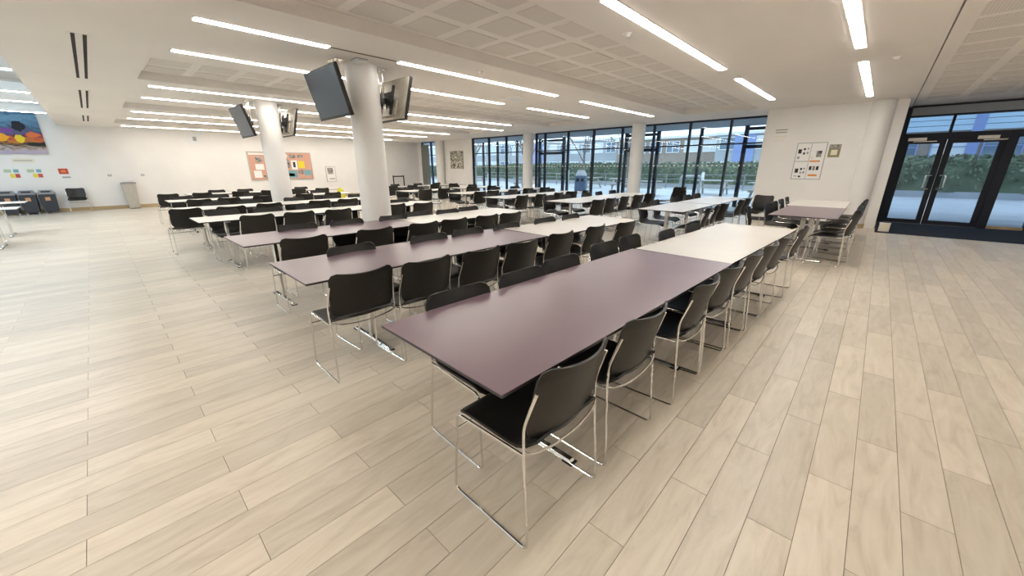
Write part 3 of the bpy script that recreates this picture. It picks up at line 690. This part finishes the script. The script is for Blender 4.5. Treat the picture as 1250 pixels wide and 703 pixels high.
# ================================================================== menu wall
YM = 12.3
t = thing('menu_board', (-1.38, YM, 1.10), 0, 'large white menu board with small food pictures on the wall', 'poster')
B(-.30, .30, -.012, -.001, 0, .87).build('backing', 'print_grey', t)
for (x0, x1, z0, z1) in ((-.285, -.01, .44, .855), (-.285, -.01, .015, .425), (.0, .285, .015, .855)):
    B(x0, x1, -.016, -.012, z0, z1).build('sheet', 'paper_white', t)
for (x, z, sx, sz, mm) in [(-.22, .67, .035, .05, 'print_black'), (-.13, .72, .02, .025, 'print_black'), (-.06, .73, .018, .02, 'print_grey'), (-.13, .62, .02, .025, 'print_black'), (-.06, .63, .02, .025, 'print_grey'), (-.23, .52, .025, .03, 'print_grey'),
        (-.21, .21, .035, .05, 'print_black'), (-.12, .25, .02, .025, 'print_black'), (-.06, .26, .018, .02, 'print_grey'), (-.12, .16, .02, .025, 'print_grey'), (-.06, .17, .02, .03, 'print_grey'), (-.13, .07, .025, .02, 'print_black'), (-.22, .08, .03, .01, 'print_grey'),
        (.17, .60, .05, .07, 'print_photo'), (.19, .64, .035, .035, 'print_black'), (.12, .435, .1, .018, 'print_orange'), (.06, .27, .025, .045, 'print_black'), (.13, .27, .025, .05, 'print_photo'), (.20, .27, .025, .045, 'print_black'), (.13, .10, .09, .022, 'print_orange'), (.05, .52, .03, .03, 'paper_cream')]:
    B(x-sx, x+sx, -.018, -.016, z-sz, z+sz).build('print_patch', mm, t)
t = thing('small_poster', (-.93, YM, 1.62), 0, 'small olive and brown poster beside the white menu board', 'poster')
B(-.11, .11, -.006, -.001, 0, .29).build('sheet', 'print_olive', t); B(-.10, .10, -.008, -.006, .2, .28).build('print_patch', 'print_photo', t); B(-.06, .06, -.008, -.006, .05, .17).build('print_patch', 'paper_cream', t)
t = thing('wall_lettering', (-2.08, YM, 2.0), 0, 'short lines of grey lettering on the wall near the window edge', 'lettering')
for k, (wd, z) in enumerate(((.13, .30), (.12, .24), (.13, .14), (.10, .05))):
    B(-wd, wd, -.002, -.0005, z-.012, z+.012).build('text_line', 'print_grey' if k < 2 else 'paper_cream', t)

# ================================================================== outside
struct(B(-70, 45, YW+.08, 90, -.25, -.02).build('ground_courtyard', 'paving'))
struct(B(XL-3, .22, YW+.3, 16.3, ZC-.02, 3.2).build('canopy_soffit', 'soffit'))
struct(B(.22, 12, YD+.2, 17.5, ZC+.0, 3.2).build('canopy_door_soffit', 'soffit'))
def portal(x0, x1, label, beam=True):
    t = thing('outdoor_portal', (x0, 16.1, 0), 0, label, 'portal', 'dark frames under the outside canopy')
    B(-.06, .06, -.06, .06, -.02, ZC-.02).build('post', 'dark_frame', t); B(x1-x0-.06, x1-x0+.06, -.06, .06, -.02, ZC-.02).build('post', 'dark_frame', t)
    B(.06, x1-x0-.06, -.05, .05, 2.02, 2.14).build('transom', 'dark_frame', t); B(.06, x1-x0-.06, -.05, .05, 2.62, 2.72).build('head_beam', 'dark_frame', t)
portal(-13.1, -11.6, 'dark canopy portal frame outside, beyond the column by the narrow window')
portal(-8.3, -6.9, 'dark canopy portal frame outside, behind the middle window column')
portal(-3.75, -3.05, 'narrow dark canopy portal frame outside, close to the menu wall')
for k, x in enumerate((-17.4, -16.2, -14.7, -9.95, -5.25)):
    t = thing('canopy_post', (x, 16.1, -.02), 0, f'slim dark canopy post outside, {ORD[k]} counted from the curtained corner', 'post', 'dark canopy posts outside')
    B(-.05, .05, -.05, .05, .02, ZC).build('shaft', 'dark_frame', t); B(-.09, .09, -.09, .09, 0, .02).build('base_plate', 'steel_grey', t)
# hedges
lf_mesh_cache = {}
def hedge(x0, x1, y, dep, h, label):
    t = thing('hedge', ((x0+x1)/2, y, -.02), 0, label, 'hedge', 'courtyard hedges')
    B(-(x1-x0)/2, (x1-x0)/2, -dep/2, dep/2, 0, .28).build('planter', 'cladding_grey', t)
    rnd = random.Random(int(abs(x0)*10)+3); W = (x1-x0)/2
    m2 = MB(); n = int((x1-x0)*190)
    nu = int((x1-x0)*3)
    def surf(u, v):
        a = PI*v; x = -W+2*W*u; nz = math.sin(x*2.3+v*5)*.10+math.sin(x*5.1-v*9)*.06+rnd.uniform(-.05, .05)
        return (x, -math.cos(a)*(dep/2-.02+nz*.5), .25+(h-.25)*math.sin(a)**.5*(1+nz*.4))
    m2.sheet(surf, nu, 8, .02); m2.build('bush', 'foliage', t)
    lv = MB()
    for _ in range(n):
        x = rnd.uniform(-W, W); a = rnd.uniform(0, PI*.75); yy = -math.cos(a)*dep/2; z = .3+(h-.2)*math.sin(a)**.5
        s = rnd.uniform(.06, .13); c = Vector((x, yy+rnd.uniform(-.1, .02), z+rnd.uniform(-.1, .08)))
        d1 = Vector((rnd.uniform(-1, 1), rnd.uniform(-.6, .6), rnd.uniform(-.6, .6))).normalized()*s; d2 = Vector((rnd.uniform(-.6, .6), rnd.uniform(-.6, .6), rnd.uniform(.2, 1))).normalized()*s*.6
        b = len(lv.v); lv.v += [tuple(c-d1), tuple(c+d2), tuple(c+d1), tuple(c-d2)]; lv.f.append((b, b+1, b+2, b+3))
    tag(lv.build('leaves', 'leaf', t), kind='stuff')
hedge(-48, -30, 32, 1.6, 1.5, 'long green courtyard hedge seen past the narrow corner window')
hedge(-29, -15, 30.5, 1.6, 1.6, 'long green courtyard hedge before the bare trees')
hedge(-14.4, -1.5, 29.5, 1.6, 1.55, 'long green courtyard hedge between the bare trees and the doors')
hedge(0, 14, 28, 1.6, 1.75, 'tall green courtyard hedge opposite the glass entrance doors')
# railing before the hedges
t = thing('courtyard_railing', (-30, 27.6, -.02), -.02, 'long dark metal railing standing before the courtyard hedges', 'railing')
for k in range(24): B(k*1.2-.03, k*1.2+.03, -.03, .03, 0, .95).build('post', 'steel_grey', t)
for z in (.30, .60, .90): B(0, 27.6, -.02, .02, z, z+.04).build('rail', 'steel_grey', t)
# bare trees
def tree(x, y, h, label, seed):
    t = thing('bare_tree', (x, y, -.02), 0, label, 'tree', 'bare courtyard trees'); rnd = random.Random(seed)
    tr = MB(); tr.tube([(0, 0, 0), (.05, .02, h*.25), (0, .05, h*.45)], .11, 8, .07); tr.build('trunk', 'bark', t, smooth=True)
    br = MB()
    def grow(p, d, ln, r, dep):
        q = p+d*ln*.5+Vector((rnd.uniform(-.1, .1), rnd.uniform(-.1, .1), .05))*ln; e = q+(d+Vector((rnd.uniform(-.2, .2), rnd.uniform(-.2, .2), .15))).normalized()*ln*.5
        br.tube([p, q, e], r, 5, r*.55)
        if dep:
            for _ in range(3):
                grow(p.lerp(e, rnd.uniform(.6, 1)), (d+Vector((rnd.uniform(-.8, .8), rnd.uniform(-.8, .8), rnd.uniform(-.1, .6)))).normalized(), ln*rnd.uniform(.55, .75), r*.6, dep-1)
    for k in range(4):
        a = k*PI/2+rnd.uniform(-.4, .4); grow(Vector((0, .05, h*rnd.uniform(.3, .45))), Vector((math.cos(a)*.6, math.sin(a)*.6, 1)).normalized(), h*.3, .05, 3)
    br.build('branches', 'bark', t)
for k, (x, y, h) in enumerate([(-22, 25, 5.2), (-17.5, 27, 5.8), (-19.5, 22.5, 4.6), (-13.2, 26, 5.5), (-31, 27, 5)]):
    tree(x, y, h, ['slim bare tree behind the blue outdoor bin', 'bare tree before the middle hedge', 'small bare tree closest to the long glazing', 'bare tree at the door end of the hedge', 'bare tree seen through the narrow corner window'][k], k+11)
# buildings
def building(x0, x1, y, h, wallm, label, nx, nz, wz=1.5, z0=.9, bands=None, frame='white_paint', glassm=('far_glass', 'far_blind')):
    t = thing('far_building', ((x0+x1)/2, y, -.02), 0, label, 'building'); W = (x1-x0)/2
    B(-W, W, 0, 8, 0, h).build('wall', wallm, t); B(-W-.2, W+.2, -.25, 8.2, h, h+.25).build('roof', 'cladding_white', t)
    rnd = random.Random(nx*7+nz); step = 2*W/nx; ww = step*.74
    fr = MB().box(-ww/2, ww/2, -.08, 0, 0, .07).box(-ww/2, ww/2, -.08, 0, wz-.07, wz).box(-ww/2, -ww/2+.07, -.08, 0, .07, wz-.07).box(ww/2-.07, ww/2, -.08, 0, .07, wz-.07).box(-.04, .04, -.08, 0, .07, wz-.07).box(-ww/2+.07, -.04, -.07, 0, wz*.62, wz*.62+.05).box(.04, ww/2-.07, -.07, 0, wz*.62, wz*.62+.05).mesh('window', frame)
    pn = [B(-ww/2+.07, ww/2-.07, -.03, -.01, .07, wz-.07).mesh('pane', g) for g in glassm]
    for j in range(nz):
        for i in range(nx):
            o = part('window', fr, t, (-W+(i+.5)*step, 0, z0+j*(wz+1.1))); part('pane', pn[0] if rnd.random() < .6 else pn[1], o)
    for (bx0, bx1, bz0, bz1, mm) in (bands or []): B(bx0, bx1, -.12, 0, bz0, bz1).build('panel', mm, t)
    return t
building(-90, -47.6, 50.6, 5.2, 'cladding_grey', 'long grey far building seen past the narrow corner window', 14, 2, 1.6, .8)
building(-47, -27, 50, 5.0, 'cladding_grey', 'grey far building with rows of windows behind the bare trees', 10, 2, 1.4, .8, bands=[(-6, -3, 0, 5, 'cladding_blue')])
building(-26, -13.5, 48, 4.6, 'brick_far', 'low brick far building beyond the middle hedge', 6, 2, 1.3, .6)
building(-12.8, -1.5, 44, 4.4, 'cladding_grey', 'low far building with blue panels beyond the hedge', 5, 2, 1.2, .7, bands=[(-4.0, -2.2, 0, 4.4, 'cladding_blue'), (3.2, 5.2, 0, 4.4, 'cladding_blue'), (-1.6, 2.6, .2, 2.2, 'cladding_white')])
tb = building(-.5, 26, 38, 9, 'brick_far', 'tall brick far building with blue window frames opposite the doors', 12, 1, 2.2, 1.2, bands=[(-9.2, -8.7, 0, 9, 'cladding_blue'), (-5.6, -5.2, 0, 9, 'cladding_blue'), (-12.9, -12.4, 0, 9, 'cladding_blue')], frame='cladding_blue')
for k in range(7): B(-13.2, 13.2, -.10, -.01, 3.55+.33*k, 3.85+.33*k).build('cladding_board', 'cladding_pale_blue', tb)
# courtyard furniture
def picnic(x, y, rz, label):
    t = thing('picnic_table', (x, y, -.02), rz, label, 'picnic table', 'courtyard picnic tables')
    for k in range(5): B(-.9, .9, -.36+.145*k, -.23+.145*k, .70, .74).build('top_plank', 'picnic_wood', t)
    for s in (-1, 1):
        for q in (0, .14): B(-.9, .9, min(s*(.55+q), s*(.67+q)), max(s*(.55+q), s*(.67+q)), .40, .44).build('bench_plank', 'picnic_wood', t)
        B(s*.6-.04, s*.6+.04, -.82, .82, .33, .40).build('cross_beam', 'picnic_wood', t); B(s*.6-.04, s*.6+.04, -.35, .35, .62, .70).build('top_beam', 'picnic_wood', t)
        for q in (-1, 1): MB().prism([(s*.6-.04, q*.70-.05, 0), (s*.6+.04, q*.70-.05, 0), (s*.6+.04, q*.70+.05, 0), (s*.6-.04, q*.70+.05, 0)], [(s*.6-.04, q*.25-.05, .70), (s*.6+.04, q*.25-.05, .70), (s*.6+.04, q*.25+.05, .70), (s*.6-.04, q*.25+.05, .70)]).build('leg', 'picnic_wood', t)
picnic(-6.4, 22.5, .1, 'pale timber picnic table behind the white courtyard hoop barrier')
picnic(-3.4, 20.5, -.2, 'pale timber picnic table outside nearest the menu wall')
picnic(-11.5, 22.5, .2, 'pale timber picnic table beside the blue outdoor bin')
picnic(-17.8, 20.5, .3, 'pale timber picnic table by the small bare tree')
picnic(-8.9, 19.5, .4, 'pale timber picnic table outside between the hoop barrier and middle window column')
picnic(-15.2, 24.2, -.1, 'pale timber picnic table standing before the railing near the bare trees')
picnic(-24.5, 21.5, .1, 'pale timber picnic table seen through the narrow corner window')
t = thing('hoop_barrier', (-6.1, 16.9, -.02), .25, 'white tubular hoop barrier on the paving outside the glazing', 'barrier')
MB().tube(bend([(0, 0, 0), (0, 0, 1.05), (.75, 0, 1.05), (.75, 0, 0)], .1), .045, 10).build('hoop', 'white_paint', t, smooth=True)
MB().tube([(.03, 0, .55), (.72, 0, .55)], .025, 8).build('rail', 'white_paint', t)
for k, (x, y, h, lb) in enumerate([(-7.6, 24.5, 1.1, 'white round bollard behind the hoop barrier'), (-2.2, 19.0, 1.25, 'white round bollard outside near the menu wall'), (-13.9, 19.8, 1.25, 'white round bollard beside the blue outdoor bin'), (-19.0, 18.0, 1.0, 'white round bollard outside the narrow window')]):
    t = thing('bollard', (x, y, -.02), 0, lb, 'bollard', 'white bollards outside')
    MB().cyl(0, 0, 0, h, .08, n=14).build('shaft', 'white_paint', t, smooth=True); MB().cyl(0, 0, h, h+.05, .085, .04, 14).build('cap', 'steel_grey', t)
t = thing('outdoor_bin', (-13.0, 19.9, -.02), .4, 'blue-grey hooded litter bin on the paving outside', 'bin')
B(-.32, .32, -.32, .32, 0, .95).build('body', 'bin_blue_grey', t, bevel=.03); MB().cyl(0, 0, .95, 1.25, .34, .2, 20).build('hood', 'steel_grey', t, smooth=True)
for s in (-.14, .14): B(s-.08, s+.08, -.33, -.32, .6, .8).build('slot', 'slot_black', t)
